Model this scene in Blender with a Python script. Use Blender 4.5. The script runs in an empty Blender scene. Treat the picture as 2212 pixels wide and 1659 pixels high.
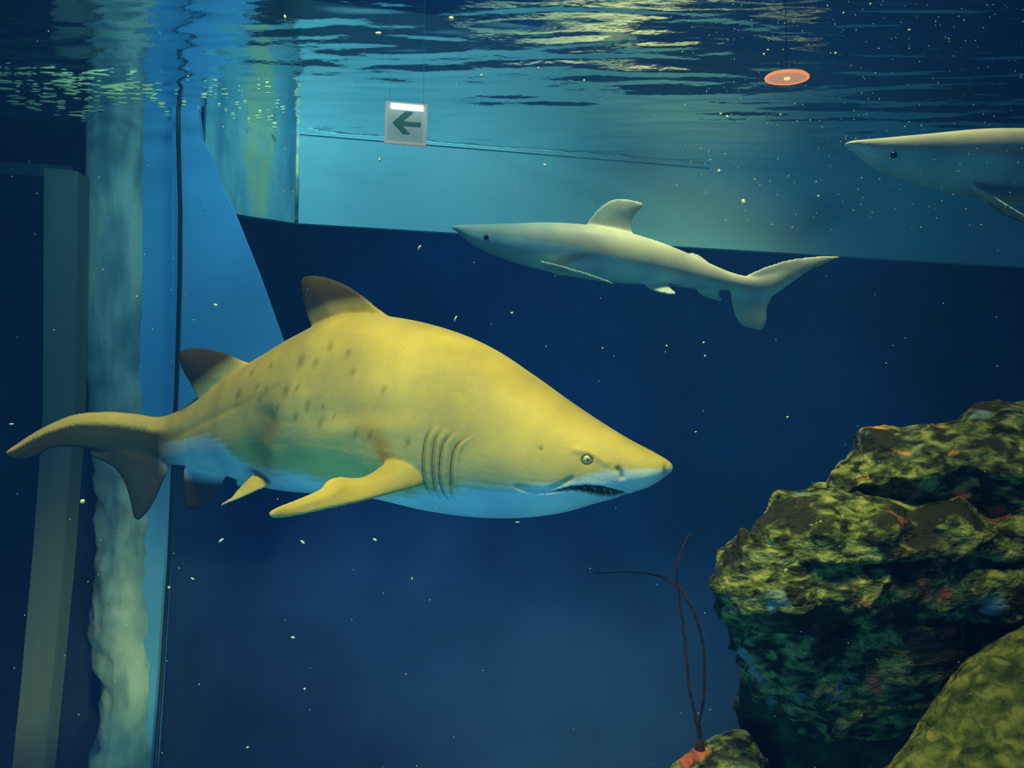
import bpy, bmesh, math, random
import numpy as np
from mathutils import Vector, noise, geometry, kdtree
from mathutils.bvhtree import BVHTree
random.seed(7)
S = bpy.context.scene
COL = S.collection
# ---------------------------------------------------------------- camera
F = 2100.0; PITCH = math.radians(5); CZ = 2.6; H = 1.95 + CZ      # eye height over the tank floor, water level
cam = bpy.data.cameras.new('camera'); co = bpy.data.objects.new('camera', cam); COL.objects.link(co)
cam.sensor_width = 36; cam.lens = F / 2212 * 36; cam.clip_start = .02
co.location = (0, 0, CZ); co.rotation_euler = (math.pi / 2 + PITCH, 0, 0)
S.camera = co
S.view_settings.view_transform = 'Standard'; S.view_settings.look = 'None'
S.view_settings.exposure = 0; S.view_settings.gamma = 1; S.view_settings.use_curve_mapping = False
S.cycles.max_bounces = 6; S.cycles.volume_bounces = 0; S.cycles.transparent_max_bounces = 8
S.cycles.sample_clamp_indirect = 4
# ---------------------------------------------------------------- world + lamps
W = bpy.data.worlds.new('hall'); S.world = W; W.use_nodes = True
W.node_tree.nodes['Background'].inputs[0].default_value = (.02, .15, .50, 1)
W.node_tree.nodes['Background'].inputs[1].default_value = .45

def lamp(name, kind, loc, target, energy, color, size=.5, spot=None, blend=.5, sizey=None):
    l = bpy.data.lights.new(name, kind); l.energy = energy; l.color = color
    o = bpy.data.objects.new(name, l); COL.objects.link(o); o.location = loc
    o.rotation_euler = (Vector(target) - Vector(loc)).to_track_quat('-Z', 'Y').to_euler()
    if kind == 'AREA':
        l.size = size
        if sizey: l.shape = 'RECTANGLE'; l.size_y = sizey
    if kind == 'SPOT': l.spot_size = spot; l.spot_blend = blend; l.shadow_soft_size = size
    return o
lamp('tank_lamp', 'SPOT', (-.1, .6, 6.3), (-.4, 3.1, 2.7), 1020, (1, .95, .28), .25, math.radians(52), .7)
lamp('rock_lamp', 'SPOT', (.7, -.1, 5.9), (1.95, 2.7, 2.2), 300, (.88, 1, .40), .12, math.radians(46), .7)
lamp('far_lamp', 'SPOT', (1.35, 4.9, 6.9), (1.5, 4.85, 3.6), 780, (.9, 1, .52), .2, math.radians(60), .8)
lamp('wall_lamp', 'SPOT', (-.9, 4.3, 6.5), (-.6, 5.7, 4.1), 290, (.40, .9, 1), .25, math.radians(80), 1)
lamp('corner_lamp', 'SPOT', (-1.6, 3.6, 5.8), (-1.8, 5.3, 4.0), 110, (.25, .8, 1), .2, math.radians(60), 1)
ub = lamp('underwater_blue_lamp', 'AREA', (-1.3, .6, .5), (-.35, 3.3, 2.75), 15, (.10, .55, .95), 1.0)  # added blue fill from below to brighten the belly, no real source
lamp('low_pillar_lamp', 'SPOT', (-1.15, 3.9, .4), (-2.15, 5.3, 1.5), 60, (.55, 1, .72), .1, math.radians(40), .8)  # added spot to brighten the lower part of the pillar
ub.data.spread = math.radians(75)
# ---------------------------------------------------------------- helpers
cp, sp = math.cos(PITCH), math.sin(PITCH)
def ray(x, y):
    a = (x - 1106) / F; b = (829.5 - y) / F
    return Vector((a, cp - b * sp, sp + b * cp))
def P(x, y, d): return ray(x, y) * d + Vector((0, 0, CZ))
def at_z(x, y, z):
    r = ray(x, y); t = (z - CZ) / r.z; return P(x, y, t)
def proj(v):
    q = v - Vector((0, 0, CZ)); d = q.y * cp + q.z * sp
    return (1106 + F * q.x / d, 829.5 - F * (-q.y * sp + q.z * cp) / d, d)
def projn(co_):                                                       # the same for a numpy array
    q = co_ - np.array((0, 0, CZ)); d = q[:, 1] * cp + q[:, 2] * sp
    return 1106 + F * q[:, 0] / d, 829.5 - F * (-q[:, 1] * sp + q[:, 2] * cp) / d

def new_mat(name, color=(.5, .5, .5), rough=.6, spec=.3, emit=None, estr=0):
    m = bpy.data.materials.new(name); m.use_nodes = True
    b = m.node_tree.nodes['Principled BSDF']
    b.inputs['Base Color'].default_value = (*color, 1); b.inputs['Roughness'].default_value = rough
    b.inputs['Specular IOR Level'].default_value = spec
    if emit: b.inputs['Emission Color'].default_value = (*emit, 1); b.inputs['Emission Strength'].default_value = estr
    return m
def nodes(m): return m.node_tree.nodes, m.node_tree.links, m.node_tree.nodes['Principled BSDF']
def ramp(N, stops):
    r = N.new('ShaderNodeValToRGB'); e = r.color_ramp.elements
    while len(e) < len(stops): e.new(.5)
    for k, (p_, c) in enumerate(stops): e[k].position = p_; e[k].color = (*c, 1)
    return r
def noise_mat(name, stops, scale=2, detail=6, rough=.8, bump=.2, bscale=20, stretch=(1, 1, 1), spec=.2, dist=.0):
    m = new_mat(name, rough=rough, spec=spec); N, L, b = nodes(m)
    tc = N.new('ShaderNodeTexCoord'); mp = N.new('ShaderNodeMapping'); mp.inputs['Scale'].default_value = stretch
    L.new(tc.outputs['Object'], mp.inputs[0])
    n = N.new('ShaderNodeTexNoise'); n.inputs['Scale'].default_value = scale; n.inputs['Detail'].default_value = detail
    n.inputs['Distortion'].default_value = dist
    L.new(mp.outputs[0], n.inputs[0]); r = ramp(N, stops); L.new(n.outputs[0], r.inputs[0]); L.new(r.outputs[0], b.inputs['Base Color'])
    if bump:
        n2 = N.new('ShaderNodeTexNoise'); n2.inputs['Scale'].default_value = bscale; n2.inputs['Detail'].default_value = 6
        L.new(mp.outputs[0], n2.inputs[0]); bp = N.new('ShaderNodeBump'); bp.inputs['Strength'].default_value = bump
        bp.inputs['Distance'].default_value = .02
        L.new(n2.outputs[0], bp.inputs['Height']); L.new(bp.outputs[0], b.inputs['Normal'])
    return m
def tag(o, label=None, cat=None, group=None, kind=None):
    if label: o['label'] = label
    if cat: o['category'] = cat
    if group: o['group'] = group
    if kind: o['kind'] = kind
    return o
def link(name, me, mat, parent=None, smooth=True):
    o = bpy.data.objects.new(name, me); COL.objects.link(o)
    if mat: me.materials.append(mat)
    if smooth: me.polygons.foreach_set('use_smooth', [True] * len(me.polygons))
    if parent:
        o.parent = parent; o.matrix_parent_inverse = parent.matrix_world.inverted()
    return o
def mesh(name, v, f):
    me = bpy.data.meshes.new(name); me.from_pydata([tuple(a) for a in v], [], f); me.update(); return me
def empty(name, loc):
    o = bpy.data.objects.new(name, None); COL.objects.link(o); o.location = loc; o.empty_display_size = .1
    bpy.context.view_layer.update(); return o
def prism(pts, off):                                                  # closed prism: polygon and the same polygon moved by off
    n = len(pts); v = [Vector(p) for p in pts] + [Vector(p) + Vector(off) for p in pts]
    f = [tuple(range(n)), tuple(range(2 * n - 1, n - 1, -1))] + [(i + n, (i + 1) % n + n, (i + 1) % n, i) for i in range(n)]
    me = mesh('prism', v, f); bm = bmesh.new(); bm.from_mesh(me); bmesh.ops.recalc_face_normals(bm, faces=bm.faces); bm.to_mesh(me); bm.free()
    return me
def tube(path, radii, n=8):
    v, f = [], []
    for i, p in enumerate(path):
        t = (path[min(i + 1, len(path) - 1)] - path[max(i - 1, 0)]).normalized()
        u = t.cross(Vector((.13, .98, .1))).normalized(); w = t.cross(u)
        r = radii[i] if hasattr(radii, '__len__') else radii
        v += [p + r * (math.cos(2 * math.pi * k / n) * u + math.sin(2 * math.pi * k / n) * w) for k in range(n)]
    for i in range(len(path) - 1):
        f += [(i * n + k, i * n + (k + 1) % n, (i + 1) * n + (k + 1) % n, (i + 1) * n + k) for k in range(n)]
    f += [tuple(range(n - 1, -1, -1)), tuple((len(path) - 1) * n + k for k in range(n))]
    return v, f
def crom(pts, m):                                                     # Catmull-Rom through rows of numbers
    A = np.array(pts, float); A = np.vstack([2 * A[0] - A[1], A, 2 * A[-1] - A[-2]]); out = []
    for i in range(1, len(A) - 2):
        for k in range(m):
            t = k / m; p0, p1, p2, p3 = A[i - 1:i + 3]
            out.append(.5 * (2 * p1 + (p2 - p0) * t + (2 * p0 - 5 * p1 + 4 * p2 - p3) * t * t + (3 * p1 - p0 - 3 * p2 + p3) * t ** 3))
    out.append(A[-2]); return np.array(out)
def seg_dist(px, py, poly, closed=True):                              # distance of points to a polyline, numpy
    best = np.full(px.shape, 1e9); n = len(poly)
    for i in range(n if closed else n - 1):
        ax, ay = poly[i][:2]; bx, by = poly[(i + 1) % n][:2]; dx, dy = bx - ax, by - ay
        t = np.clip(((px - ax) * dx + (py - ay) * dy) / (dx * dx + dy * dy + 1e-9), 0, 1)
        best = np.minimum(best, np.hypot(px - ax - t * dx, py - ay - t * dy))
    return best
def inside(px, py, poly):
    r = np.zeros(px.shape, bool); n = len(poly)
    for i in range(n):
        ax, ay = poly[i][:2]; bx, by = poly[(i + 1) % n][:2]
        c = ((ay > py) != (by > py)) & (px < (bx - ax) * (py - ay) / ((by - ay) + 1e-12) + ax); r ^= c
    return r
def smooth_outline(pts, step):
    A = crom(list(pts) + [pts[0]], 8)[:-1]; out = [A[0]]
    for a in A[1:]:
        if np.hypot(*(a[:2] - out[-1][:2])) > step: out.append(a)
    return out
def plate(pts, half, step, edge, reach, power=.6, smooth=True, back=None):
    """A solid from an outline of (x, y, depth): half thickness grows from edge at the rim to half at reach (outline units) inside."""
    O = smooth_outline(pts, step) if smooth else [np.array(p, float) for p in pts]
    xs = [o[0] for o in O]; ys = [o[1] for o in O]
    gx, gy = np.meshgrid(np.arange(min(xs), max(xs), step), np.arange(min(ys), max(ys), step)); gx, gy = gx.ravel(), gy.ravel()
    k = inside(gx, gy, O) & (seg_dist(gx, gy, O) > step * .6); gx, gy = gx[k], gy[k]
    V2 = [Vector((float(o[0]), float(o[1]))) for o in O] + [Vector((float(a), float(b))) for a, b in zip(gx, gy)]
    n = len(O); r = geometry.delaunay_2d_cdt(V2, [(i, (i + 1) % n) for i in range(n)], [], 1, 1e-5)
    vs, fs = r[0], r[2]; px = np.array([v.x for v in vs]); py = np.array([v.y for v in vs])
    d = seg_dist(px, py, O); OA = np.array(O)
    dep = np.empty(len(px))
    for i in range(len(px)):
        w = 1 / (np.hypot(OA[:, 0] - px[i], OA[:, 1] - py[i]) + 3) ** 2; dep[i] = (w * OA[:, 2]).sum() / w.sum()
    base = [P(px[i], py[i], dep[i]) for i in range(len(px))]
    nor = [Vector() for _ in base]
    for f in fs:
        q = (base[f[1]] - base[f[0]]).cross(base[f[2]] - base[f[0]])
        for a in f: nor[a] += q
    th = edge + (half - edge) * np.clip(d / reach, 0, 1) ** power
    nn = [a.normalized() for a in nor]
    V = [b + a * t for b, a, t in zip(base, nn, th)] + [b - a * t * (back or 1) for b, a, t in zip(base, nn, th)]
    m = len(base); Fc = [tuple(f) for f in fs] + [tuple(a + m for a in reversed(f)) for f in fs]
    cnt = {}
    for f in fs:
        for a, b in zip(f, list(f[1:]) + [f[0]]): cnt[(a, b)] = cnt.get((a, b), 0) + 1
    for (a, b) in cnt:
        if (b, a) not in cnt: Fc.append((b, a, a + m, b + m))
    return V, Fc
def remeshed(V, Fc, voxel, iters):                                    # union of closed shells as one skin
    me = mesh('raw', V, Fc); bm = bmesh.new(); bm.from_mesh(me)
    bmesh.ops.recalc_face_normals(bm, faces=bm.faces); bm.to_mesh(me); bm.free()
    o = bpy.data.objects.new('raw', me); COL.objects.link(o)
    r = o.modifiers.new('r', 'REMESH'); r.mode = 'VOXEL'; r.voxel_size = voxel
    s = o.modifiers.new('s', 'SMOOTH'); s.factor = .5; s.iterations = iters
    dg = bpy.context.evaluated_depsgraph_get(); out = bpy.data.meshes.new_from_object(o.evaluated_get(dg))
    bpy.data.objects.remove(o); out.materials.clear(); return out
def getco(me):
    a = np.empty(len(me.vertices) * 3); me.vertices.foreach_get('co', a); return a.reshape(-1, 3)
def getno(me):
    a = np.empty(len(me.vertices) * 3); me.vertex_normals.foreach_get('vector', a); return a.reshape(-1, 3)
def setco(me, a): me.vertices.foreach_set('co', a.ravel()); me.update()
def setcol(me, rgb):
    ca = me.color_attributes.new('Skin', 'FLOAT_COLOR', 'POINT')
    ca.data.foreach_set('color', np.hstack([rgb, np.ones((len(rgb), 1))]).ravel())

# ---------------------------------------------------------------- water
wv = bpy.data.materials.new('water_body'); wv.use_nodes = True; N = wv.node_tree.nodes; L = wv.node_tree.links
N.clear(); out = N.new('ShaderNodeOutputMaterial'); tr = N.new('ShaderNodeBsdfTransparent'); L.new(tr.outputs[0], out.inputs[0])
sc = N.new('ShaderNodeVolumeScatter'); sc.inputs['Color'].default_value = (.05, .30, .95, 1); sc.inputs['Density'].default_value = .03
L.new(sc.outputs[0], out.inputs[1])
me = prism([(-9, -3, -.5), (9, -3, -.5), (9, 10, -.5), (-9, 10, -.5)], (0, 0, H + .5 + .12))
wb = link('water', me, wv, smooth=False); tag(wb, 'clear blue water filling the whole tank', 'water', kind='structure')

ws = bpy.data.materials.new('water_surface'); ws.use_nodes = True; N = ws.node_tree.nodes; L = ws.node_tree.links
N.clear(); out = N.new('ShaderNodeOutputMaterial'); tr = N.new('ShaderNodeBsdfTransparent'); gl = N.new('ShaderNodeBsdfGlossy')
gl.inputs['Roughness'].default_value = .10; gl.inputs['Color'].default_value = (.86, .92, .95, 1)
lw = N.new('ShaderNodeLayerWeight'); lw.inputs['Blend'].default_value = .5
rp = ramp(N, [(.25, (.03, .03, .03)), (.5, (.96, .96, .96))]); L.new(lw.outputs['Facing'], rp.inputs[0])
tc = N.new('ShaderNodeTexCoord'); n1 = N.new('ShaderNodeTexNoise'); n1.inputs['Scale'].default_value = 9; n1.inputs['Detail'].default_value = 3
mp = N.new('ShaderNodeMapping'); mp.inputs['Scale'].default_value = (.8, 1.3, 1); L.new(tc.outputs['Object'], mp.inputs[0]); L.new(mp.outputs[0], n1.inputs[0])
bp = N.new('ShaderNodeBump'); bp.inputs['Strength'].default_value = .35; bp.inputs['Distance'].default_value = .012
L.new(n1.outputs[0], bp.inputs['Height']); L.new(bp.outputs[0], gl.inputs['Normal'])
mx = N.new('ShaderNodeMixShader'); L.new(rp.outputs[0], mx.inputs[0]); L.new(tr.outputs[0], mx.inputs[1]); L.new(gl.outputs[0], mx.inputs[2]); L.new(mx.outputs[0], out.inputs[0])
X = np.arange(-5.2, 5.6, .04); Y = np.arange(-1, 7.6, .02)
def wave(x, y):
    v = .010 * noise.noise(Vector((x * .9 + 3, y * 2.4, 0))) + .009 * noise.noise(Vector((x * 1.7 + y, y * 7, 4))) + .0050 * noise.noise(Vector((x * 3.2, y * 15, 9)))
    return v * min(1, .35 + max(0, (6.4 + x * .22 - y)) * .45)
V = [(x, y, H + wave(x, y)) for y in Y for x in X]; nx = len(X)
Fc = [(j * nx + i, j * nx + i + 1, (j + 1) * nx + i + 1, (j + 1) * nx + i) for j in range(len(Y) - 1) for i in range(nx - 1)]
wsf = link('water_surface', mesh('ws', V, Fc), ws); tag(wsf, 'rippled underside of the water surface mirroring the tank', 'water', kind='structure')

# ---------------------------------------------------------------- tank shell
M_band = noise_mat('pale_cyan_paint', [(.3, (.20, .52, .60)), (.7, (.27, .62, .68))], 1.2, 4, .8, .08, 12, (1, 1, .5))
M_deep = noise_mat('deep_blue_paint', [(.38, (.012, .045, .17)), (.62, (.035, .12, .36))], .7, 4, .9, 0)
M_dark = noise_mat('dark_navy_paint', [(.35, (.012, .022, .055)), (.65, (.02, .035, .08))], 2, 4, .9, 0)
M_blue = noise_mat('blue_panel_paint', [(.35, (.09, .34, .58)), (.7, (.12, .42, .68))], 1.5, 3, .8, 0)
zb = 1.41 + CZ
cA = at_z(640, 482, zb); cB = at_z(1600, 540, zb); dr = (cB - cA).normalized(); cR = cA + dr * 7.2
back = Vector((-dr.y, dr.x, 0))
def up(p, z): return Vector((p.x, p.y, z))
o = link('wall_back', prism([up(cA, zb), up(cR, zb), up(cR, H + .8), up(cA, H + .8)], back * .04), M_band, smooth=False); tag(o, kind='structure')
cS = at_z(500, 461, zb); sd = (cS - cA).normalized(); cT = cA + sd * ((at_z(436, 455, zb) - cA).length)
sn = Vector((sd.y, -sd.x, 0)); sn = sn if sn.dot(back) > 0 else -sn
M_side = noise_mat('weathered_side_paint', [(.36, (.05, .20, .30)), (.5, (.14, .38, .42)), (.64, (.34, .46, .24))], 4.5, 6, .8, .15, 14, (1, 1, .25))  # strong mottling stands in for a dark reflection on this wall
o = link('wall_side', prism([up(cA, zb), up(cT, zb), up(cT, H + .8), up(cA, H + .8)], sn * .04), M_side, smooth=False); tag(o, kind='structure')
# bright sealant bead in the corner and thin pale waterline along the band
cf = cA - back * .004
v, f = tube([up(cf, zb + .01), up(cf, H + .03)], .011); o = link('trim_1', mesh('t', v, f), noise_mat('corner_bead', [(.4, (.25, .4, .4)), (.6, (.75, .75, .35))], 9, 3, .5, 0)); tag(o, kind='structure')
q0 = up(cA, H - .012) - back * .003; v, f = tube([q0, q0 + dr * 2.6], .0022); o = link('trim_4', mesh('t', v, f), new_mat('waterline_scum', (.5, .85, .85), .5)); tag(o, kind='structure')
# deep wall behind and below the band, floor, sides
d0 = cA + back * .9
o = link('wall_rear', prism([up(d0 - dr * 5, -.1), up(d0 + dr * 9, -.1), up(d0 + dr * 9, zb + .3), up(d0 - dr * 5, zb + .3)], back * .2), M_deep, smooth=False); tag(o, kind='structure')
o = link('floor', prism([(-6, -2, 0), (7.5, -2, 0), (7.5, 10, 0), (-6, 10, 0)], (0, 0, -.1)), M_deep, smooth=False); tag(o, kind='structure')
o = link('wall_right', prism([(5.2, -1.5, 0), (5.2, 9.5, 0), (5.2, 9.5, H + .8), (5.2, -1.5, H + .8)], (.2, 0, 0)), M_dark, smooth=False); tag(o, kind='structure')
# near left: blue panel with a slanting edge, its dark joint, posts
def wallpts(px, d): return [P(x, y, d) for x, y in px]
D = 5.3
edge = [(372, 215), (424, 215), (436, 300), (455, 335), (478, 400), (510, 470), (558, 590), (610, 735), (640, 830), (600, 930), (470, 960), (372, 960)]
o = link('wall_left', prism(wallpts(edge, D), (0, .05, 0)), M_blue, smooth=False); tag(o, kind='structure')
o = link('wall_near', prism(wallpts([(300, 210), (384, 215), (386, 560), (378, 900), (362, 1250), (338, 1640), (325, 1800), (230, 1800)], D + .05), (0, .05, 0)), M_blue, smooth=False); tag(o, kind='structure')
jp = [Vector(a) for a in [P(x, y, D - .02) for x, y in [(385, 225), (385, 300), (389, 450), (388, 600), (382, 800), (374, 1000), (366, 1200), (350, 1450), (335, 1659), (322, 1800)]]]
v, f = tube(jp, .011); o = link('trim_2', mesh('j', v, f), new_mat('black_joint', (.008, .016, .012), .5)); tag(o, kind='structure')
o = link('wall_far_left', prism(wallpts([(-700, 150), (-20, 252), (200, 268), (330, 276), (330, 1900), (-700, 1900)], D + .25), (0, .1, 0)), M_dark, smooth=False); tag(o, kind='structure')
o = link('trim_3', prism(wallpts([(-60, 345), (150, 358), (160, 385), (-60, 372)], D + .0), (0, .06, 0)), new_mat('lintel_paint', (.03, .09, .11), .7), smooth=False); tag(o, kind='structure')
M_post = noise_mat('algae_grey_post', [(.3, (.10, .15, .13)), (.6, (.15, .19, .14)), (.8, (.2, .2, .13))], 2, 4, .8, .1, 9, (3, 3, .4))
o = link('support_post', prism(wallpts([(95, 362), (168, 370), (166, 600), (160, 900), (140, 1180), (112, 1480), (88, 1720), (20, 1720), (45, 1480), (72, 1180), (92, 900), (94, 600)], D - .15), (0, .14, 0)), M_post, smooth=False)
tag(o, 'straight narrow grey-green support post standing left of the pale mottled pillar', 'post')
# mottled pillar: ragged, swelling towards the bottom
M_pil = noise_mat('mottled_pale_pillar', [(.36, (.12, .24, .25)), (.5, (.24, .38, .34)), (.64, (.42, .55, .42))], 3, 6, .9, .3, 10, (2.2, 2.2, .55), dist=.4)
st = [(215, 191, 322), (300, 190, 322), (500, 186, 320), (700, 184, 318), (850, 190, 315), (1000, 205, 318), (1120, 214, 328), (1250, 206, 326), (1340, 196, 325), (1450, 212, 333), (1560, 214, 330), (1659, 190, 334), (1800, 186, 336)]
A = crom(st, 8); v, f = [], []; n = 40
for i, (y, xa, xb) in enumerate(A):
    c = P((xa + xb) / 2, y, D + .1); r = (P(xb, y, D + .1) - P(xa, y, D + .1)).length / 2
    for k in range(n):
        a = 2 * math.pi * k / n; p = c + Vector((math.cos(a) * r, math.sin(a) * r * .8, 0))
        p += (p - c).normalized() * .034 * noise.fractal(p * 8, 1, 2, 4) * min(1, max(.15, (y - 600) / 500)); v.append(p)
for i in range(len(A) - 1): f += [(i * n + k, i * n + (k + 1) % n, (i + 1) * n + (k + 1) % n, (i + 1) * n + k) for k in range(n)]
o = link('mottled_pillar', mesh('pil', v, f), M_pil); tag(o, 'wide pale mottled pillar with ragged lower edges beside the black joint', 'pillar')

# ---------------------------------------------------------------- glass reflections of arrow sign and amber downlight, as solids
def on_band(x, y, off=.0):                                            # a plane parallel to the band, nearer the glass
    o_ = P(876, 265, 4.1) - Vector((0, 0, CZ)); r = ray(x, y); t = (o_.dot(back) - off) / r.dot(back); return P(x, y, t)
sg = empty('arrow_sign', on_band(876, 265, .03))  # sign mirrored in the viewing glass, added as a hung glowing panel
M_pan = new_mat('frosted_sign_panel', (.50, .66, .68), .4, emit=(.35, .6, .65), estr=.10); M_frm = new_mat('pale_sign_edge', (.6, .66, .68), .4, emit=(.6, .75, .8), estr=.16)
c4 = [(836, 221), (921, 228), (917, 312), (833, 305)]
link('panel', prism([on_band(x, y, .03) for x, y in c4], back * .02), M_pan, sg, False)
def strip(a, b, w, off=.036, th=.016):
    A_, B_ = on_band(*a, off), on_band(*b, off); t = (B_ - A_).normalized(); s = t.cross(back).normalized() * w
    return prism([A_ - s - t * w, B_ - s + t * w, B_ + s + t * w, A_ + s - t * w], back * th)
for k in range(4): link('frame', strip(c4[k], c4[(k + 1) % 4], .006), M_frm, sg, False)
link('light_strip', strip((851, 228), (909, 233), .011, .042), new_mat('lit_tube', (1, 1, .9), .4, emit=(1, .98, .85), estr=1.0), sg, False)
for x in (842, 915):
    p = on_band(x, 226, .03); v, f = tube([p, Vector((p.x, p.y, H + 1.2))], .0008, 5); link('hanging_wire', mesh('w', v, f), new_mat('clear_wire', (.2, .5, .55), .3) if x == 842 else bpy.data.materials['clear_wire'], sg)  # thin wires added only to hold the sign up
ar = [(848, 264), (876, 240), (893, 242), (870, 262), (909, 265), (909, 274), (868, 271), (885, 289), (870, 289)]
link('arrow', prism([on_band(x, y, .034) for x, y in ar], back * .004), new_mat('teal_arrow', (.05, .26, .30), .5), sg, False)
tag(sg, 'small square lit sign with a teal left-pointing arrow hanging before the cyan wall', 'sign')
def disc(c, rx, ry, z0, z1, n=40):
    v = [(c.x + rx * math.cos(2 * math.pi * k / n), c.y + ry * math.sin(2 * math.pi * k / n), z) for z in (z0, z1) for k in range(n)]
    return v, [tuple(range(n)), tuple(range(2 * n - 1, n - 1, -1))] + [(k, k + n, (k + 1) % n + n, (k + 1) % n) for k in range(n)]
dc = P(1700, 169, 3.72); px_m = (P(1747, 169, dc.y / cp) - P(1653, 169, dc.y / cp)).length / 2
dl = empty('round_downlight', dc)  # ceiling downlight mirrored in the glass, added as a glowing disc
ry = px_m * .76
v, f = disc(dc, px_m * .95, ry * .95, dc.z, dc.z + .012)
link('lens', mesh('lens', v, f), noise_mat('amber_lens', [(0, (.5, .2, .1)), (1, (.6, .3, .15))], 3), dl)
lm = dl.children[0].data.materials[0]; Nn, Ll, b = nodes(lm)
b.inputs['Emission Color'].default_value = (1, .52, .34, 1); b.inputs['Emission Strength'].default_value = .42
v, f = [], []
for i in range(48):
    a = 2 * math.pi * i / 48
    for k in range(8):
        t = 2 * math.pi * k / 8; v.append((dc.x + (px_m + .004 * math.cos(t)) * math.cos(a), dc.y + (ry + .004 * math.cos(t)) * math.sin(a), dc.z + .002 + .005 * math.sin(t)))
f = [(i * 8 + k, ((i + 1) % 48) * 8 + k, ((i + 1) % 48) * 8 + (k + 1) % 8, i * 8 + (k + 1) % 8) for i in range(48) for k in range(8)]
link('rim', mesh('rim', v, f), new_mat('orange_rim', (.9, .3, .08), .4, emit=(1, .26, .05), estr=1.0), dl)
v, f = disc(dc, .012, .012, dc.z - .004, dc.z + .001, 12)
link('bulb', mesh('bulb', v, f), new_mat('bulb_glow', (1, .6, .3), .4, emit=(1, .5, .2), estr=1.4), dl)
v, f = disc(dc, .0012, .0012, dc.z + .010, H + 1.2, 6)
link('hanging_rod', mesh('rod', v, f), M_dark, dl)  # rod added only to hold the disc up
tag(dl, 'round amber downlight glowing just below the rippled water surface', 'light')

# ---------------------------------------------------------------- rocks
def rock_mat(name, stops, scale, blot, stretch=(1, 1, 1.7), bump=.7):
    m = noise_mat(name, stops, scale, 10, .85, bump, 34, stretch, .25, .5); N, L, b = nodes(m)
    m.node_tree.nodes['Bump'].inputs['Distance'].default_value = .03
    src = b.inputs['Base Color'].links[0].from_socket
    tc = N.new('ShaderNodeTexCoord')
    for col, sc_, lo, seed in blot:
        n = N.new('ShaderNodeTexNoise'); n.inputs['Scale'].default_value = sc_; n.inputs['Detail'].default_value = 7; n.noise_dimensions = '4D'; n.inputs['W'].default_value = seed
        L.new(tc.outputs['Object'], n.inputs['Vector']); r = ramp(N, [(lo, (0, 0, 0)), (lo + .05, (1, 1, 1))]); L.new(n.outputs[0], r.inputs[0])
        mx = N.new('ShaderNodeMixRGB'); L.new(r.outputs[0], mx.inputs[0]); L.new(src, mx.inputs[1]); mx.inputs[2].default_value = (*col, 1); src = mx.outputs[0]
    L.new(src, b.inputs['Base Color']); return m
blots = [((.015, .02, .012), 4.2, .55, 5.2), ((.16, .28, .30), 5, .62, 3.1), ((.42, .10, .06), 6.5, .635, 1.3), ((.60, .27, .09), 7.5, .64, 7.7), ((.55, .52, .16), 34, .68, 9)]
M_rock = rock_mat('algae_rock', [(.38, (.006, .010, .005)), (.47, (.045, .065, .022)), (.56, (.14, .19, .05)), (.68, (.34, .34, .12))], 21, blots, bump=1.0)
M_rock2 = rock_mat('mossy_rock', [(.35, (.02, .035, .009)), (.5, (.085, .11, .022)), (.66, (.24, .25, .055))], 24, [((.02, .03, .01), 3, .56, 4), ((.55, .5, .06), 16, .67, 2), ((.5, .55, .3), 45, .70, 4)], (1, 1, 1), .9)
def rock(name, pts, half, reach, mat, label, amp=.035, layer=.02, voxel=.014, seed=0, back_=1.6, power=.5, straight=False):
    V, Fc = plate(pts, half, 14, .012, reach, power, not straight, back_)
    me = remeshed(V, Fc, voxel, 2); c = getco(me); n = getno(me)
    out = c.copy()
    for i in range(len(c)):
        p = Vector(c[i]); q = p + Vector((seed, seed * .7, 0))
        d = amp * (noise.fractal(q * 3.2, 1, 2.1, 3) * 1.1 + (.5 - abs(noise.noise(q * 7))) * .6 + noise.fractal(q * 14, .8, 2, 4) * .42)
        t = (p.z * 1.0 - p.x * .32 + .15 * noise.noise(q * 1.7)) * 11 + noise.noise(q * 5) * .7
        fr = t - math.floor(t); d += layer * (fr ** 2.5 - .5) - amp * .25
        out[i] += n[i] * d
    setco(me, out); o = link(name, me, mat); tag(o, label, 'rock', 'stacked rocks at the right'); return o
R = 'rock'
M_rockd = rock_mat('shaded_base_rock', [(.36, (.006, .009, .006)), (.5, (.02, .035, .014)), (.64, (.05, .08, .03))], 12, [((.3, .12, .10), 6, .74, 3)])  # rock colour darkened to put the underside shade into it
rock(R, [(1857, 925, 2.88), (1870, 919, 2.88), (1950, 912, 2.9), (2030, 908, 2.9), (2110, 872, 2.85), (2212, 858, 2.8), (2420, 850, 2.8), (2480, 1000, 2.8), (2440, 1150, 2.8), (2212, 1150, 2.8), (2060, 1135, 2.82), (1900, 1125, 2.86), (1810, 1112, 2.93), (1788, 1070, 2.96), (1815, 1010, 2.95), (1845, 965, 2.9)],
     .15, 95, M_rock, 'topmost large green boulder with a pointed upper corner', .022, .008, seed=2, straight=True)
rock(R, [(1612, 1130, 2.72), (1665, 1095, 2.92), (1760, 1070, 3.05), (1900, 1090, 3.05), (2100, 1100, 3.0), (2400, 1080, 2.95), (2450, 1200, 2.75), (2250, 1210, 2.62), (2060, 1195, 2.58), (1900, 1205, 2.55), (1780, 1212, 2.56), (1690, 1215, 2.6), (1620, 1205, 2.66), (1605, 1165, 2.7)],
     .075, 70, M_rock, 'long flat ledge rock directly under the topmost boulder', .020, .014, seed=5, straight=True)
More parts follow.
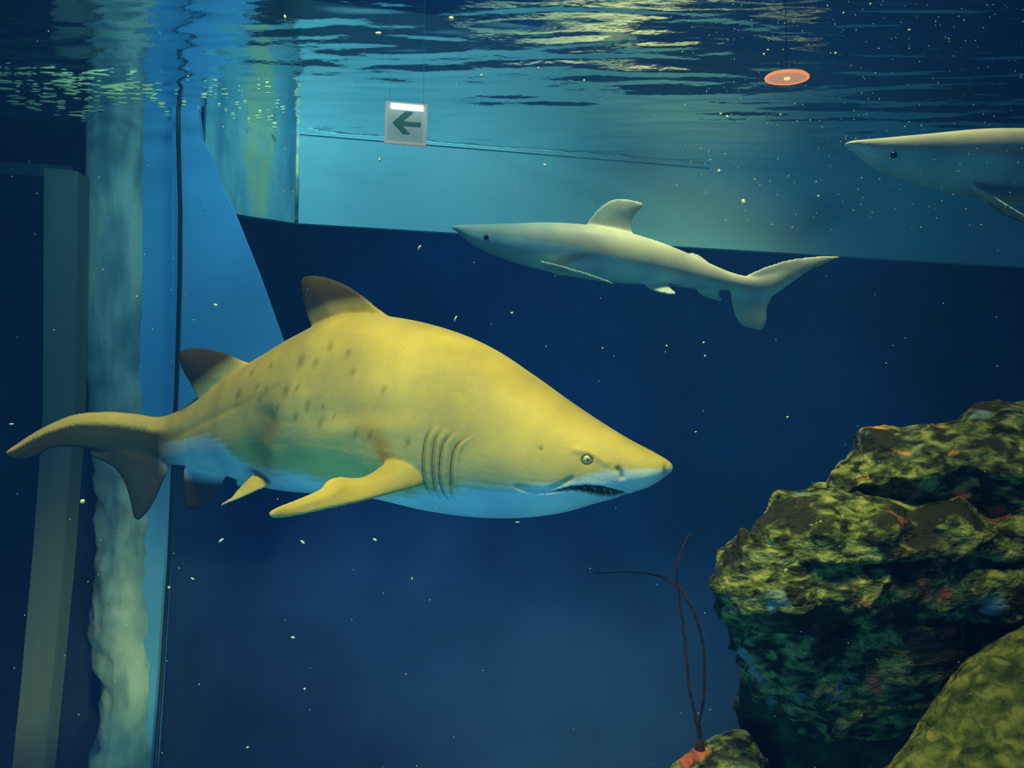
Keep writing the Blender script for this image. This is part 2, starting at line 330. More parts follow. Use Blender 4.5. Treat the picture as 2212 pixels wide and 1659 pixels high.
rock(R, [(1556, 1185, 2.88), (1600, 1165, 2.92), (1900, 1180, 2.92), (2300, 1180, 2.92), (2450, 1260, 2.9), (2300, 1375, 2.78), (2120, 1345, 2.72), (1960, 1330, 2.68), (1830, 1345, 2.60), (1700, 1360, 2.58), (1640, 1350, 2.62), (1570, 1345, 2.72), (1552, 1290, 2.8)],
     .10, 80, M_rock, 'jutting rock with orange patches under the flat ledge', .026, .016, seed=9, straight=True)
rock(R, [(1565, 1300, 2.80), (1700, 1300, 2.72), (1950, 1290, 2.75), (2250, 1300, 2.8), (2300, 1430, 2.9), (2080, 1440, 2.95), (1960, 1560, 3.0), (1760, 1580, 3.02), (1690, 1480, 2.98), (1630, 1490, 2.92), (1600, 1440, 2.88), (1575, 1370, 2.82)],
     .10, 80, M_rock, 'dark overhanging rock narrowing to a point below the orange patches', .026, .02, seed=29, straight=True)
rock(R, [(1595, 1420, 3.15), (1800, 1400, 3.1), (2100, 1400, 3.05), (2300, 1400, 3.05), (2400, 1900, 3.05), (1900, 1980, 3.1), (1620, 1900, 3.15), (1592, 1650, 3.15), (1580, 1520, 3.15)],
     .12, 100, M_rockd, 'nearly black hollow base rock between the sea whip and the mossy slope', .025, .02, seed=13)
rock(R, [(2170, 1365, 2.55), (2330, 1300, 2.5), (2600, 1300, 2.45), (2700, 1900, 2.1), (2300, 2000, 2.1), (1870, 1950, 2.2), (1880, 1740, 2.3), (1945, 1625, 2.4), (2025, 1510, 2.48), (2085, 1425, 2.52)],
     .13, 200, M_rock2, 'smooth mossy yellow-green rock slope in the bottom right corner', .014, .004, seed=17)
rock(R, [(1420, 1680, 2.95), (1460, 1640, 2.98), (1510, 1612, 3.0), (1560, 1592, 3.0), (1620, 1585, 3.0), (1680, 1700, 3.0), (1700, 1900, 3.0), (1300, 1900, 2.9), (1350, 1750, 2.9)],
     .13, 110, M_rock, 'low rock at the foot of the stack holding the sea whip', .018, .01, seed=23)
# base that carries the stack down to the tank floor
V, Fc = plate([(1420, 1800, 3.0), (1900, 1780, 2.9), (2700, 1750, 2.7), (2900, 2300, 2.9), (2900, 3060, 3.1), (1300, 3060, 3.3), (1200, 2400, 3.2)], .5, 40, .05, 200)
me = remeshed(V, Fc, .04, 2); c = getco(me); n = getno(me)
for i in range(len(c)): c[i] += n[i] * .09 * noise.fractal(Vector(c[i]) * 2.5, 1, 2, 4)
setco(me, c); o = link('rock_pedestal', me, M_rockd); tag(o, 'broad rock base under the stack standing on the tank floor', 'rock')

# sea whip: two thin bowed branches from one foot
def stem(px, r0, r1):
    A = crom(px, 10); pts = [P(a[0], a[1], a[2]) for a in A]
    for i, p in enumerate(pts): p += Vector((noise.noise(p * 30), 0, noise.noise(p * 30 + Vector((5, 0, 0))))) * .0035
    return tube(pts, [r0 + (r1 - r0) * i / (len(pts) - 1) for i in range(len(pts))])
M_whip = noise_mat('dark_red_whip', [(.4, (.022, .010, .014)), (.6, (.05, .018, .02))], 40, 3, .8, .3, 200)
sw = empty('sea_whip', P(1513, 1606, 2.85))
v, f = stem([(1513, 1612, 2.85), (1508, 1575, 2.85), (1492, 1500, 2.85), (1484, 1440, 2.86), (1476, 1360, 2.87), (1466, 1280, 2.88), (1462, 1235, 2.88), (1472, 1190, 2.9), (1491, 1150, 2.92)], .0048, .002)
link('branch', mesh('b', v, f), M_whip, sw)
v, f = stem([(1513, 1600, 2.85), (1512, 1560, 2.84), (1520, 1500, 2.83), (1522, 1430, 2.82), (1512, 1360, 2.82), (1488, 1300, 2.82), (1455, 1260, 2.83), (1410, 1240, 2.84), (1350, 1236, 2.85), (1285, 1238, 2.86)], .0048, .002)
link('branch', mesh('b', v, f), M_whip, sw)
v, f = stem([(1513, 1620, 2.85), (1513, 1606, 2.85), (1512, 1594, 2.85)], .016, .006); link('holdfast', mesh('b', v, f), M_whip, sw)
tag(sw, 'thin dark red sea whip with two bowed branches beside the rocks', 'coral')

# ---------------------------------------------------------------- sharks
def skin_mat(name, bump=.25, sp_scale=70):
    m = new_mat(name, rough=.55, spec=.25); N, L, b = nodes(m)
    a = N.new('ShaderNodeAttribute'); a.attribute_name = 'Skin'
    n = N.new('ShaderNodeTexNoise'); n.inputs['Scale'].default_value = 4.5; n.inputs['Detail'].default_value = 8
    tc = N.new('ShaderNodeTexCoord'); L.new(tc.outputs['Object'], n.inputs[0])
    r = ramp(N, [(.36, (.72, .76, .80)), (.62, (1.12, 1.1, .95))]); L.new(n.outputs[0], r.inputs[0])
    mu = N.new('ShaderNodeMixRGB'); mu.blend_type = 'MULTIPLY'; mu.inputs[0].default_value = 1
    L.new(a.outputs['Color'], mu.inputs[1]); L.new(r.outputs[0], mu.inputs[2]); L.new(mu.outputs[0], b.inputs['Base Color'])
    n2 = N.new('ShaderNodeTexNoise'); n2.inputs['Scale'].default_value = sp_scale; n2.inputs['Detail'].default_value = 4; L.new(tc.outputs['Object'], n2.inputs[0])
    bp = N.new('ShaderNodeBump'); bp.inputs['Strength'].default_value = bump; bp.inputs['Distance'].default_value = .004
    L.new(n2.outputs[0], bp.inputs['Height']); L.new(bp.outputs[0], b.inputs['Normal']); return m
def loft(st, m=8, n=56):
    """st rows: x_top, y_top, x_bottom, y_bottom, depth, half_width, colour boundary fraction, fullness. Returns shell + (row, v) per vertex."""
    A = crom(st, m); C, T, B = [], [], []
    for a in A:
        T.append(P(a[0], a[1], a[4])); B.append(P(a[2], a[3], a[4])); C.append((T[-1] + B[-1]) / 2)
    V, prm = [], []
    for i, a in enumerate(A):
        t = (C[min(i + 1, len(C) - 1)] - C[max(i - 1, 0)]).normalized(); u = (T[i] - B[i]) / 2; un = u.normalized()
        lat = t.cross(un).normalized(); w = max(a[5], .002); e = a[7]
        for k in range(n):
            th = 2 * math.pi * k / n; cs, sn_ = math.cos(th), math.sin(th)
            yy = cs; xx = math.copysign(abs(sn_) ** e, sn_)
            xx *= 1 + .12 * -cs * (1 if cs < 0 else .6)
            V.append(C[i] + u * yy + lat * xx * w); prm.append((i, (1 - cs) / 2, a[6]))
    Fc = []
    for i in range(len(A) - 1): Fc += [(i * n + k, i * n + (k + 1) % n, (i + 1) * n + (k + 1) % n, (i + 1) * n + k) for k in range(n)]
    for base, rev in ((0, 1), ((len(A) - 1) * n, 0)):
        V.append(C[0] if base == 0 else C[-1]); prm.append((0 if base == 0 else len(A) - 1, .5, A[0 if base == 0 else -1][6])); c = len(V) - 1
        for k in range(n):
            q = (base + k, base + (k + 1) % n, c); Fc.append(q[::-1] if rev else q)
    return V, Fc, prm
def build_shark(name, st, fins, voxel, iters, colours, extra=None, mat=None):
    V, Fc, prm = loft(st); nb = len(V); AV, AF = list(V), list(Fc)
    for pts, half, edge, reach, step in fins:
        v, f = plate(pts, half, step, edge, reach); k = len(AV); AV += v; AF += [tuple(a + k for a in q) for q in f]
    me = remeshed(AV, AF, voxel, iters); c = getco(me)
    kd = kdtree.KDTree(nb)
    for i in range(nb): kd.insert(V[i], i)
    kd.balance(); PR = np.empty((len(c), 3)); bt = BVHTree.FromPolygons([tuple(a) for a in V], Fc); dist = np.empty(len(c))
    for i in range(len(c)):
        _, j, _ = kd.find(c[i]); PR[i] = prm[j]; dist[i] = bt.find_nearest(Vector(c[i]))[3]
    top, belly, fin = [np.array(q) for q in colours]
    vv, bd = PR[:, 1], PR[:, 2]
    wob = np.array([noise.fractal(Vector(p) * 9, 1, 2, 3) for p in c]) * .03
    w = np.clip((vv + wob - bd) / .07 + .5, 0, 1)[:, None]
    rgb = top * (1 - w) + belly * w
    fw = np.clip((dist - .012) / .05, 0, 1)[:, None]; rgb = rgb * (1 - fw) + fin * fw
    if extra: rgb = extra(me, c, rgb, PR, dist)
    setcol(me, rgb); o = link(name, me, mat); return o, me, (V, Fc)

# --- the big one
D_ = lambda pts, d: [(x, y, d) for x, y in pts]
big = [ # xt, yt, xb, yb, depth, halfwidth, boundary, fullness
 (1447, 1004, 1446, 1016, 2.70, .008, .50, 1),
 (1440, 993, 1438, 1028, 2.71, .026, .48, 1),
 (1405, 973, 1402, 1052, 2.73, .062, .46, 1),
 (1352, 946, 1350, 1068, 2.76, .092, .52, .95),
 (1290, 909, 1288, 1087, 2.80, .122, .66, .92),
 (1220, 863, 1214, 1108, 2.85, .158, .73, .9),
 (1140, 806, 1128, 1118, 2.91, .192, .77, .9),
 (1050, 748, 1036, 1116, 2.98, .222, .80, .88),
 (960, 710, 944, 1103, 3.06, .243, .90, .88),
 (860, 686, 846, 1080, 3.16, .252, .93, .88),
 (760, 681, 752, 1068, 3.28, .240, .88, .88),
 (670, 718, 668, 1064, 3.40, .205, .84, .9),
 (590, 760, 600, 1056, 3.53, .155, .80, .92),
 (520, 798, 535, 1040, 3.66, .110, .62, .95),
 (450, 842, 470, 1020, 3.80, .078, .55, 1),
 (395, 882, 418, 1008, 3.90, .056, .52, 1),
 (345, 900, 362, 1002, 3.95, .040, .50, 1),
 (290, 893, 300, 992, 3.94, .030, .50, 1),
 (230, 889, 235, 978, 3.90, .022, .50, 1),
 (160, 895, 158, 966, 3.84, .015, .50, 1),
 (90, 924, 95, 972, 3.78, .011, .6, 1),
 (30, 962, 36, 990, 3.73, .009, .8, 1),
 (12, 976, 15, 986, 3.72, .005, .8, 1)]
fins = [
 # first dorsal
 ([(850, 705, 3.17), (838, 684, 3.17), (812, 664, 3.19), (780, 637, 3.21), (745, 615, 3.24), (708, 600, 3.27), (672, 595, 3.29), (653, 601, 3.31), (651, 618, 3.32), (656, 650, 3.33), (667, 688, 3.34), (680, 713, 3.34), (705, 735, 3.33), (780, 735, 3.27)], .030, .0045, 90, 7),
 # second dorsal
 ([(560, 790, 3.60), (530, 782, 3.62), (500, 769, 3.65), (465, 757, 3.69), (425, 751, 3.72), (397, 755, 3.74), (388, 765, 3.75), (393, 795, 3.76), (412, 828, 3.77), (430, 862, 3.78), (455, 872, 3.78), (540, 840, 3.65)], .022, .0045, 60, 6),
 # near pectoral
 ([(925, 985, 2.90), (925, 1035, 2.86), (905, 1050, 2.83), (850, 1065, 2.78), (780, 1082, 2.70), (700, 1100, 2.62), (620, 1116, 2.54), (592, 1118, 2.51), (581, 1109, 2.50), (600, 1097, 2.52), (640, 1080, 2.58), (690, 1058, 2.64), (705, 1040, 2.68), (730, 1031, 2.72), (770, 1034, 2.78), (800, 1025, 2.83), (830, 1004, 2.88), (850, 985, 2.92)], .026, .0045, 45, 6),
 # far pectoral
 ([(900, 1000, 3.25), (920, 1050, 3.25), (860, 1075, 3.4), (800, 1060, 3.62), (740, 1040, 3.7), (790, 1000, 3.6)], .02, .0045, 45, 8),
 # near pelvic
 ([(640, 1000, 3.42), (612, 1020, 3.36), (606, 1036, 3.33), (575, 1050, 3.31), (530, 1070, 3.30), (470, 1095, 3.30), (500, 1075, 3.32), (513, 1060, 3.34), (530, 1042, 3.36), (560, 1016, 3.42), (600, 985, 3.46)], .018, .004, 26, 5),
 # far pelvic
 ([(585, 975, 3.66), (545, 995, 3.70), (522, 1015, 3.72), (512, 1035, 3.73), (515, 1052, 3.73), (540, 1040, 3.70), (590, 1020, 3.62)], .014, .004, 26, 5),
 # anal
 ([(425, 985, 3.86), (402, 1002, 3.88), (397, 1035, 3.90), (398, 1075, 3.92), (404, 1098, 3.93), (420, 1102, 3.92), (445, 1088, 3.89), (468, 1065, 3.86), (485, 1035, 3.82), (500, 1005, 3.78), (480, 980, 3.80)], .016, .0045, 40, 6),
 # lower tail lobe
 ([(190, 955, 3.88), (196, 984, 3.88), (222, 996, 3.90), (248, 1012, 3.91), (268, 1040, 3.92), (281, 1080, 3.93), (289, 1116, 3.93), (300, 1123, 3.93), (318, 1106, 3.94), (335, 1080, 3.94), (350, 1045, 3.95), (368, 1000, 3.95), (350, 960, 3.95), (260, 945, 3.92)], .018, .0045, 45, 6),
 # rear flap of the upper lobe
 ([(12, 978, 3.72), (22, 993, 3.73), (60, 991, 3.75), (100, 972, 3.79), (95, 950, 3.78), (45, 958, 3.74)], .008, .004, 20, 5)]
gills = [[(934, 925), (923, 947), (918, 976), (917, 1020), (926, 1056), (944, 1082)],
         [(956, 929), (943, 953), (938, 988), (938, 1023), (944, 1059), (962, 1086)],
         [(981, 935), (965, 953), (957, 973), (953, 1006), (954, 1041), (966, 1070), (980, 1090)],
         [(1013, 944), (992, 959), (982, 979), (978, 1006), (977, 1035), (979, 1064), (990, 1086)]]
spots = [(713, 750, 8), (752, 763, 7), (650, 780, 11), (682, 784, 9), (763, 803, 7), (620, 845, 10), (645, 838, 7), (665, 872, 8), (828, 843, 8), (515, 852, 8), (575, 845, 9), (556, 835, 6), (664, 882, 7), (697, 878, 6), (800, 940, 6), (770, 935, 7), (600, 880, 8), (560, 862, 7), (640, 900, 8), (690, 915, 9), (585, 790, 6), (720, 900, 5), (882, 955, 7), (545, 805, 5)]
mouth_u = [(1170, 1067), (1203, 1058), (1232, 1050), (1265, 1047), (1303, 1050), (1335, 1058), (1362, 1066)]
mouth_l = [(1362, 1068), (1325, 1074), (1300, 1073), (1270, 1066), (1235, 1060), (1170, 1067)]
def big_extra(me, c, rgb, PR, dist):
    X_, Y_ = projn(c); n = getno(me); cc = c.copy(); V0 = np.array([0, 0, CZ])
    near = ((V0 - c) * n).sum(1) > 0                                   # flank that faces the glass
    disp = np.zeros(len(c)); dark = np.zeros(len(c)); body = dist < .01
    for g in gills:
        G = [tuple(a) for a in crom(g, 5)]; d = seg_dist(X_, Y_, G, False)
        gy = np.array([q[1] for q in G]); gx = np.array([q[0] for q in G]); sx = X_ - np.interp(Y_, gy, gx)
        taper = np.clip((Y_ - g[0][1] + 4) / 22, 0, 1) * np.clip((g[-1][1] + 4 - Y_) / 30, 0, 1)
        disp += near * body * taper * (-.007 * np.exp(-((sx + 3) / 4.0) ** 2) + .007 * np.exp(-((sx - 7) / 7.0) ** 2))
        dark = np.maximum(dark, near * body * taper * .35 * np.exp(-((sx + 4) / 3.5) ** 2))
    O = mouth_u + mouth_l[1:-1]; ins = inside(X_, Y_, O) & near & body; dm = seg_dist(X_, Y_, O)
    disp += np.where(ins, -.016 * np.clip(dm / 6, 0, 1), .002 * np.exp(-(dm / 9) ** 2) * near * body)
    dark = np.maximum(dark, np.where(ins, np.clip(dm / 2.2, 0, 1) * .96, 0))
    fold = [(1120, 1052), (1150, 1062), (1178, 1062), (1215, 1046), (1235, 1034)]; df = seg_dist(X_, Y_, fold, False)
    disp -= near * body * .005 * np.exp(-(df / 5) ** 2); dark = np.maximum(dark, near * body * .18 * np.exp(-(df / 4) ** 2))
    no = seg_dist(X_, Y_, [(1334, 1012), (1341, 1020), (1343, 1030)], False)         # nostril
    disp -= near * body * .010 * np.exp(-(no / 5) ** 2); dark = np.maximum(dark, near * body * .75 * np.exp(-(no / 4.5) ** 2))
    nt = np.hypot((X_ - 1436) / .8, (Y_ - 1016)); dark = np.maximum(dark, near * body * .7 * np.exp(-(nt / 7) ** 2))
    so = np.hypot(X_ - 1168, Y_ - 970); dark = np.maximum(dark, near * body * .6 * np.exp(-(so / 4) ** 2)); disp -= near * body * .003 * np.exp(-(so / 5) ** 2)
    br = seg_dist(X_, Y_, [(1243, 972), (1262, 976), (1285, 984), (1310, 1000)], False)   # brow
    disp += near * body * .005 * np.exp(-(br / 7) ** 2)
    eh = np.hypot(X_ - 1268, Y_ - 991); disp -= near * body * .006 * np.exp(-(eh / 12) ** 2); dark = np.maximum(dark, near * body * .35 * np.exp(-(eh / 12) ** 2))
    for (a, b, r) in spots:
        q = np.hypot((X_ - a + (Y_ - b) * .3) / .8, (Y_ - b) / 1.5); dark = np.maximum(dark, near * .42 * np.exp(-(q / r * 1.15) ** 2))
    # soft body folds: hollow behind the pectoral, crease with shade painted in where the tail stem bends away, flank lines
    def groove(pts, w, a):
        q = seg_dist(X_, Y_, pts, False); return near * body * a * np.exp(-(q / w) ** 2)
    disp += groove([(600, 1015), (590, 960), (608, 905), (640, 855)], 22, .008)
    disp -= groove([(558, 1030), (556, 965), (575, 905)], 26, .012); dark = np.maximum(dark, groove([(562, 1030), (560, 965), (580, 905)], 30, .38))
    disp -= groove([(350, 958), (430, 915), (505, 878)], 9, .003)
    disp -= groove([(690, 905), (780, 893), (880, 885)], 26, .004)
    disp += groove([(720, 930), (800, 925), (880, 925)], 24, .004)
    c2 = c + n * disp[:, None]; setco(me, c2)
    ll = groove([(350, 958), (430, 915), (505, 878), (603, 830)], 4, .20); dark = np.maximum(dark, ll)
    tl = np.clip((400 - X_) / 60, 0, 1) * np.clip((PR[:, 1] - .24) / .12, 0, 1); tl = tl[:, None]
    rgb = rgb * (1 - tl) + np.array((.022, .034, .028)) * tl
    # trailing fins are darker, the near pectoral and pelvic share the flank colour
    pect = inside(X_, Y_, [(560, 1140), (560, 1095), (700, 1010), (740, 900), (940, 900), (940, 1060)]) & (c[:, 1] < 3.14)
    pelv = inside(X_, Y_, [(460, 1105), (520, 1045), (570, 1000), (640, 990), (620, 1045)]) & (c[:, 1] < 3.42)
    pp = (pect | pelv) & (dist > .008); rgb[pp] = np.array((.50, .43, .14))
    rim = (dist > .03) & ~pp; rgb[rim] = rgb[rim]
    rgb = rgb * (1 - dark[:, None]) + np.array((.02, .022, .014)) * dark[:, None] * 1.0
    return rgb
M_skin = skin_mat('sand_tiger_skin')
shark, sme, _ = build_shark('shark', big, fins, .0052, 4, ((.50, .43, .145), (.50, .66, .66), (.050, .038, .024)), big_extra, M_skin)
tag(shark, 'large stout tan shark with toothy mouth swimming right in front', 'shark')
bvh = BVHTree.FromObject(shark, bpy.context.evaluated_depsgraph_get())
def hit(x, y):
    l, n, i, d = bvh.ray_cast(Vector((0, 0, CZ)), ray(x, y).normalized()); return l, n
l, n = hit(1268, 991)
def ball(c, r, nu=20, nv=12, sq=(1, 1, 1)):
    v, f = [], []
    for j in range(nv + 1):
        for i in range(nu):
            a, b = 2 * math.pi * i / nu, math.pi * j / nv
            v.append(Vector(c) + Vector((r * sq[0] * math.sin(b) * math.cos(a), r * sq[1] * math.sin(b) * math.sin(a), r * sq[2] * math.cos(b))))
    for j in range(nv): f += [(j * nu + i, (j + 1) * nu + i, (j + 1) * nu + (i + 1) % nu, j * nu + (i + 1) % nu) for i in range(nu)]
    return v, f
v, f = ball(l - n * .003, .0125); eye = link('eye', mesh('e', v, f), new_mat('pale_eye', (.55, .6, .42), .15, .6), shark); eye['label'] = 'small pale yellow-green eye'
v, f = ball(l + n * .0065 + Vector((.002, 0, -.001)), .0042); link('pupil', mesh('e', v, f), new_mat('black_pupil', (.01, .012, .015), .1, .6), eye)
M_lid = new_mat('eyelid_skin', (.17, .15, .07), .6)
ring = []
for k in range(24):
    a = 2 * math.pi * k / 24; hl, hn = hit(1268 + 12.0 * math.cos(a), 991 + 10.0 * math.sin(a)); ring.append(hl + hn * .001)
v, f = tube(ring + [ring[0]], .0028); link('eyelid', mesh('lid', v, f), M_lid, shark)
for g in gills:
    pts = []
    for a in crom(g, 6):
        hl, hn = hit(a[0] - 4.5, a[1])
        if hl and hl.y < 3.3: pts.append(hl - hn * .0005)
    m_ = len(pts); v, f = tube(pts, [.0019 * max(.25, math.sin(math.pi * (k + .5) / m_)) for k in range(m_)], 6)
    link('gill_slit', mesh('g', v, f), new_mat('gill_dark', (.11, .10, .05), .7) if g is gills[0] else bpy.data.materials['gill_dark'], shark)
M_tooth = new_mat('tooth', (.30, .36, .30), .3, .5)
def tooth(x, y, up_, ln):
    hl, hn = hit(x, y)
    if not hl: return
    b = hl + hn * .005; tip = b + Vector((.003, 0, up_ * ln)) + hn * .004; v, f = [], []
    for i in range(5):
        t = i / 4; r = .0024 * (1 - t) + .0003
        for k in range(6): v.append(b.lerp(tip, t) + Vector((math.cos(k * math.pi / 3) * r, math.sin(k * math.pi / 3) * r, 0)))
    for i in range(4): f += [(i * 6 + k, i * 6 + (k + 1) % 6, (i + 1) * 6 + (k + 1) % 6, (i + 1) * 6 + k) for k in range(6)]
    link('tooth', mesh('t', v, f), M_tooth, shark)
for k, x in enumerate((1252, 1266, 1277, 1290, 1299, 1311, 1322, 1333)):
    t = (x - 1240) / 112; tooth(x, 1062 + 11 * math.sin(t * 1.9), 1, (.006, .009, .005, .010, .007, .009, .006, .008)[k])
for k, x in enumerate((1262, 1284, 1305, 1318, 1340)): tooth(x, np.interp(x, [a[0] for a in mouth_u], [a[1] for a in mouth_u]) + 1.5, -1, (.005, .008, .006, .009, .006)[k])

# --- grey reef kind: one template, outlines in its own pixels, moved onto the photograph
def slim(name, T, d0, d1, colours, label, mat, wid=1.0, low=0):
    """T maps template pixels to photo pixels, depth runs d0 (nose) to d1 (tail)."""
    def dep(x): return d0 + (d1 - d0) * (x - 975) / 840
    def q(x, y): X_, Y_ = T(x, y); return X_, Y_, dep(x)
    rows = [(975, 489, 494, .008, .6), (990, 486, 503, .028, .5), (1030, 485, 532, .060, .45), (1100, 483, 562, .095, .45), (1180, 481, 584, .128, .48),
            (1260, 486, 600, .140, .55), (1340, 500, 611, .130, .62), (1410, 520, 616, .105, .68), (1470, 543, 620, .080, .72), (1530, 570, 625, .055, .75),
            (1580, 590, 628, .038, .8), (1625, 598, 634, .028, .9), (1665, 590, 630, .018, .95), (1720, 568, 596, .010, .95), (1775, 559, 574, .006, .95), (1815, 553, 558, .004, .95)]
    st = []
    for x, a, b, w, bd in rows:
        sl = 10 if 1000 < x < 1640 else 0
        X1, Y1, d = q(x + sl * .5, a); X2, Y2, _ = q(x - sl * .5, b); st.append((X1, Y1, X2, Y2, d, w * wid, bd, .9))
    def fin(pts, half, off=(0, 0)):
        out = []
        for i, p in enumerate(pts):
            X_, Y_, d = q(p[0], p[1] + (max(0, p[0] - 1165) * low if p[0] < 1340 and len(p) > 2 else 0)); out.append((X_, Y_, d + (p[2] if len(p) > 2 else 0)))
        return (out, half, .0055, 26, 6)
    fs = [fin([(1262, 500), (1270, 480), (1292, 452), (1318, 433), (1350, 430), (1384, 437), (1390, 446), (1374, 462), (1362, 485), (1366, 512), (1330, 530), (1280, 520)], .016),
          fin([(1600, 612), (1612, 596), (1645, 580), (1700, 562), (1760, 554), (1815, 553), (1790, 566), (1750, 585), (1715, 608), (1680, 634), (1655, 645), (1620, 640)], .012),
          fin([(1585, 615), (1578, 635), (1583, 665), (1592, 690), (1606, 706), (1628, 712), (1648, 712), (1656, 695), (1658, 668), (1668, 640), (1670, 615), (1630, 600)], .012),
          fin([(1165, 562, -.12), (1185, 566, -.16), (1225, 578, -.30), (1275, 592, -.42), (1335, 616, -.55), (1290, 606, -.42), (1235, 594, -.28), (1205, 585, -.13), (1175, 578, -.1)], .012),
          fin([(1165, 570, .08), (1200, 580, .15), (1270, 600, .28), (1240, 596, .15), (1200, 592, .08)], .010),
          fin([(1385, 608, -.03), (1400, 622, -.08), (1430, 634, -.12), (1465, 636, -.14), (1450, 624, -.08), (1440, 610, -.04)], .010),
          fin([(1500, 618), (1512, 636), (1535, 646), (1568, 652), (1555, 640), (1550, 618)], .008),
          fin([(1478, 556), (1492, 545), (1512, 552), (1530, 568), (1525, 585), (1490, 580)], .008)]
    o, me, _ = build_shark(name, st, fs, .0085, 4, colours, None, mat)
    tag(o, label, 'shark')
    b = BVHTree.FromObject(o, bpy.context.evaluated_depsgraph_get())
    ex, ey, _ = q(1050, 512); l, n, i, d = b.ray_cast(Vector((0, 0, CZ)), ray(ex, ey).normalized())
    if l:
        v, f = ball(l, .014); link('eye', mesh('e', v, f), bpy.data.materials['black_pupil'], o)
    return o
M_skin2 = skin_mat('grey_shark_skin', .15, 40)
pale = ((.48, .46, .34), (.42, .60, .55), (.40, .46, .34))
slim('shark', lambda x, y: (x, y), 5.33, 5.6, pale, 'slender pale shark with tall dorsal fin swimming left below the cyan wall', M_skin2)
ca, sa = math.cos(math.radians(-3.5)), math.sin(math.radians(-3.5))
def T3(x, y):
    a, b = (x - 975) * 1.40, (y - 491) * 1.40; return 1824 + a * ca - b * sa, 312 + a * sa + b * ca
slim('shark', T3, 4.25, 4.5, pale, 'pale shark cut off by the right edge, only its head and fin showing', M_skin2, 1.05, .42)

# ---------------------------------------------------------------- specks, surface glints as solid flecks
M_speck = new_mat('food_scrap', (.75, .75, .45), .6, .3); M_bub = new_mat('bubble_glint', (.9, .95, .8), .1, 1)
def fleck(c, a, b, ang, seed):
    v, f = ball((0, 0, 0), 1, 8, 5); rnd = random.Random(seed); ca_, sa_ = math.cos(ang), math.sin(ang); out = []
    for p in v:
        j = 1 + .35 * noise.noise(p * 1.7 + Vector((seed, 0, 0))); x, z = p.x * a * j, p.z * b * j
        out.append(c + Vector((x * ca_ - z * sa_, p.y * b, x * sa_ + z * ca_)))
    return out, f
BIG = [(1106, 676, 4, 3, 0), (1177, 357, 5, 3.5, -.4), (1606, 437, 5, 9, .2), (1553, 370, 5, 5, 0), (1571, 254, 3, 7, .3), (1557, 246, 3.5, 3, 0), (654, 1171, 8, 3, -.7), (810, 1166, 6, 3, -.5),
       (633, 1377, 6, 3, -.3), (478, 1167, 8, 3.5, .6), (178, 1083, 6, 7, -.6), (466, 659, 6, 3.5, -.3), (984, 689, 3, 9, -.4), (820, 346, 2.6, 6, 0), (1768, 424, 3.5, 3, 0),
       (1520, 740, 3, 3, 0), (1523, 769, 3, 3, 0), (1440, 747, 3, 3, 0), (1302, 752, 2.5, 2.5, 0), (658, 1488, 3.5, 2.5, 0), (535, 1614, 4, 2.5, .4), (365, 1269, 4, 3, 0), (416, 1250, 6, 2, -.5),
       (1701, 901, 4, 2, .4), (1503, 933, 3, 2, .4), (1964, 65, 4, 3.5, 0), (1805, 115, 3.5, 3.5, 0), (906, 535, 3, 8, -.6), (1118, 1128, 6, 1.8, 0), (25, 916, 8, 2, 0), (890, 1250, 2, 4, 0),
       (1686, 248, 4, 2, 0), (1822, 28, 3, 3, 0), (1880, 9, 3, 3, 0), (1650, 117, 3, 3, 0), (1659, 108, 3, 3, 0), (1040, 163, 4, 3.5, 0), (1163, 147, 3.5, 3, 0), (1262, 174, 3.5, 3, 0)]
SL = ['tiny pale scrap hovering between the two middle sharks, above the big back', 'bright little scrap over the slender shark, right of the arrow sign', 'tall curled scrap above and right of the slender shark dorsal fin',
      'pale crumb between the curled scrap and the amber downlight', 'thin upright scrap, right one of the close pair below the downlight', 'round crumb, left one of the close pair below the downlight', 'long bright scrap slanting below the tip of the near pectoral fin',
      'slanting scrap under the belly of the big shark beside the pectoral fin', 'small scrap low in the blue water straight below the long bright scrap', 'faint scrap slanting upwards below the small pelvic fin', 'knobbly bright scrap on the left of the drooping tail lobe',
      'pale crumb before the blue panel above the second dorsal fin', 'thin upright sliver above the big back, just left of the middle', 'thin upright scrap just below the arrow sign', 'small crumb before the cyan wall, above the slender shark tail',
      'upper crumb of two stacked ones below the slender shark tail', 'lower crumb of two stacked ones below the slender shark tail', 'crumb on the dark wall just left of the two stacked crumbs', 'faint crumb between the big shark back and the slender shark belly',
      'small crumb in the deep blue below the long bright scrap, near the bottom', 'lowest small crumb near the bottom edge, right of the mottled pillar', 'crumb lying across the black joint below the sharks', 'faint streak just right of the black joint, under the tail fins',
      'thin flat scrap above the pointed rock corner', 'thin flat scrap above and right of the snout tip', 'brightest crumb in the dark upper right water', 'crumb above and right of the amber downlight', 'thin slanting sliver under the cyan wall, left of the slender snout',
      'flat scrap just under the chin of the big shark', 'flat streak above the tip of the long tail', 'faint upright speck in the blue below the throat of the big shark', 'flat crumb directly below the amber downlight', 'crumb near the top edge, right of the downlight',
      'crumb touching the top edge, right of the downlight', 'lower left crumb of the close pair above the downlight', 'upper right crumb of the close pair above the downlight', 'crumb in the ripples above and right of the arrow sign',
      'crumb in the ripples beneath the yellow reflection, its left one', 'crumb in the ripples beneath the yellow reflection, its lower right one']
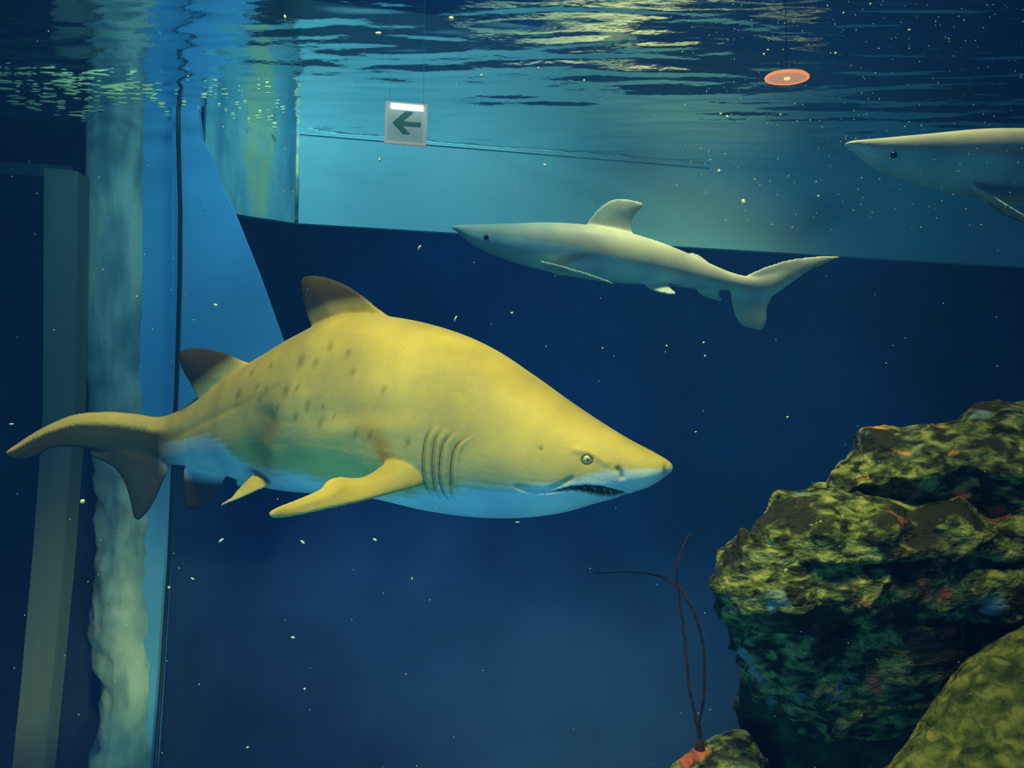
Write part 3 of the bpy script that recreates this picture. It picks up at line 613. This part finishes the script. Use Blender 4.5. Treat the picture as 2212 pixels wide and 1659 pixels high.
for i, (x, y, a, b, ang) in enumerate(BIG):
    d = random.Random(i).uniform(1.9, 2.35); s = d / F
    v, f = fleck(P(x, y, d), a * s * .8, b * s * .8, ang, i); o = link('food_scrap', mesh('s', v, f), M_speck)
    tag(o, SL[i], 'scrap', 'tiny scraps drifting in the water')
for x, y, a, b, ang in [(975, 40, 6, 5, -.4), (817, 72, 7, 4, .1), (616, 38, 3, 6, 0)]:  # bright glints near the surface, set in as solid pale flecks
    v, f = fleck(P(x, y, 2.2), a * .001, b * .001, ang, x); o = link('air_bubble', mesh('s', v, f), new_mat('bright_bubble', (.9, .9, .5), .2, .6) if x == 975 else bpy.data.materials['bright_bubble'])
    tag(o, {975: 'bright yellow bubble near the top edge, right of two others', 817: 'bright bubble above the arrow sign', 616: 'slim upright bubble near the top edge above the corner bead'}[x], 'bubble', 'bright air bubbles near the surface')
V, Fc = [], []; rnd = random.Random(3)
for i in range(480):
    x, y = rnd.uniform(0, 2212), rnd.uniform(0, 1659) ** 1.0
    if rnd.random() < .6: x, y = 1450 + 760 * rnd.random(), 500 * rnd.random() ** 1.5
    d = rnd.uniform(1.5, 2.2); s = d / F * rnd.uniform(.7, 1.5); v, f = fleck(P(x, y, d), s, s, 0, i); k = len(V); V += v; Fc += [tuple(a + k for a in q) for q in f]
o = link('suspended_dust', mesh('dust', V, Fc), M_speck); tag(o, 'fine pale dust scattered through the water', 'dust', kind='stuff')
V, Fc = [], []  # yellow flecks stand in for lamp sparkle on the ripples
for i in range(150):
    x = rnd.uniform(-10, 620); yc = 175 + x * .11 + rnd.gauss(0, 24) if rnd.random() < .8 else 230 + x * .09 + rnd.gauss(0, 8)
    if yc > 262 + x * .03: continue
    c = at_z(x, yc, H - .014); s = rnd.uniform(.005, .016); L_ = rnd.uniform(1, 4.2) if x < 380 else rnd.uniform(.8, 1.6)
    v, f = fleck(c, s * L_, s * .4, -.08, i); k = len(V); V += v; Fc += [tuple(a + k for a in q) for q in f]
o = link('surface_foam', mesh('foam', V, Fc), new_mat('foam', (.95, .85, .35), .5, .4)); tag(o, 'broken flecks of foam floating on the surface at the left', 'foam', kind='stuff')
